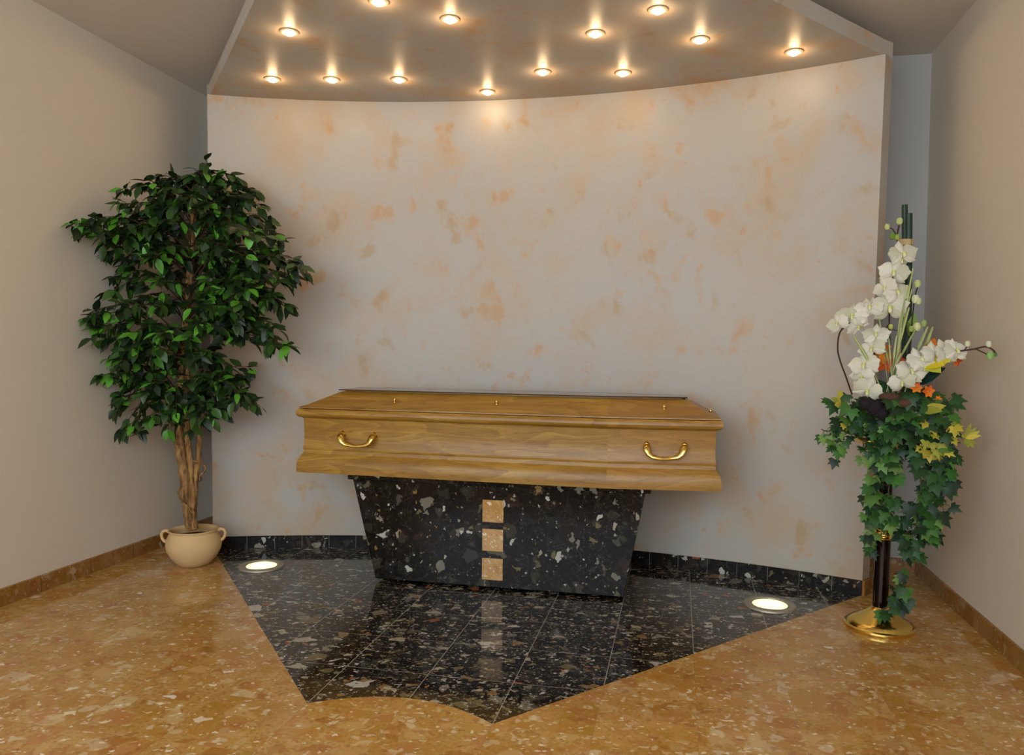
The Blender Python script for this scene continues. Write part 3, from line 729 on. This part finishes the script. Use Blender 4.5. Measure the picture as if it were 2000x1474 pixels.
for q in ((1890,671,.25,.034,(208,206,170)),(1931,672,.2,.036,(212,210,180)),(1934,694,.2,.046,(140,176,104)),(1943,692,.19,.026,(90,120,70))): bud(*q[:4], s4, *q[4:])
s5 = spray([(1768,765,.8),(1778,680,.75),(1782,620,.7),(1788,575,.68),(1793,560,.66)], .0024, side=[[(1785,590,.68),(1792,580,.66),(1795,582,.65)],[(1778,655,.72),(1792,640,.68),(1804,632,.66)],[(1775,640,.72),(1750,645,.66),(1740,640,.64)]])
for q in ((1792,554,.66,.045),(1788,584,.62,.05,(214,212,170)),(1794,588,.6,.04,(200,204,150)),(1791,638,.62,.05,(206,208,150)),(1804,631,.62,.04,(150,170,104)),(1740,638,.6,.032,(180,180,90)),(1780,642,.62,.036,(150,168,90))): bud(*q[:4], s5, *q[4:])

ORG = (L(222,112,30), L(206,84,30), L(232,134,36))
for px, py, Y, s, tl in ((1720,682,.7,.24,(-.3,.3)),(1724,708,.62,.26,(.2,0)),(1752,704,.72,.20,(0,.2)),(1819,676,.62,.20,(.3,.5)),(1866,702,.42,.16,(.5,0)),(1812,764,.42,.15,(.2,.1)),(1789,757,.45,.14,(0,.2)),(1832,780,.45,.09,(.2,.2))):
    c = W(px,py,Y); mb = MB(); n = Vector((tl[0],-1,tl[1])).normalized(); _, sx, uy = frame(n, Vector((0,0,1)))
    for k in range(6):
        a = 2*math.pi*k/6+random.uniform(-.2,.2); d = sx*math.cos(a)+uy*math.sin(a)+n*.5
        leaf(mb, c, d, n, s*T*.6, s*T*.42, jit(random.choice(ORG),.15), .2)
    mb.ball(c+n*s*T*.06, s*T*.12, 8, tint=L(190,120,40)); tag(mb.build('orange_flower', M['petal'], t, 50, loc=c), 'small orange flower')
blades('yellow_flower', (1808,708,.4), [(1852,702,.2),(1834,722,.18),(1842,712,.19)], 1., .2, (L(206,186,40), L(190,186,60)), 'yellow trumpet flower')
for px, py, r, sq in ((1737,775,.105,(1.25,.9,.55)),(1768,787,.105,(1.15,.9,.6))):
    mb = MB(); mb.ball(W(px,py,.32), r*T, 16, sq); mb.build('seed_pod', M['pod'], t, 60, loc=W(px,py,.32))
for px, py, r in ((1708,795,.115),(1692,788,.095),(1721,804,.10)):
    c = W(px,py,.34); mb = MB(); mb.ball(c, r*T, 16, (1,1,.9))
    for k in range(26):
        d = Vector((random.gauss(0,1),-abs(random.gauss(0,1)),random.gauss(0,.8))).normalized()
        mb.ball(c+d*r*T*.92, r*T*.16, 6)
    tag(mb.build('seed_head', M['darkpod'], t, 60, loc=c), 'dark scaly seed head')

# ------------------------------------------------------------------ light
w = bpy.data.worlds.new('daylight'); sc.world = w; w.use_nodes = True
bg = w.node_tree.nodes['Background']; bg.inputs[0].default_value = (.80, .92, 1.03, 1); bg.inputs[1].default_value = 6.2
sc.cycles.adaptive_threshold = .02
sc.view_settings.view_transform = 'Standard'; sc.view_settings.look = 'None'
sc.view_settings.gamma = 1.0; sc.view_settings.use_curve_mapping = False; sc.view_settings.exposure = 0.0
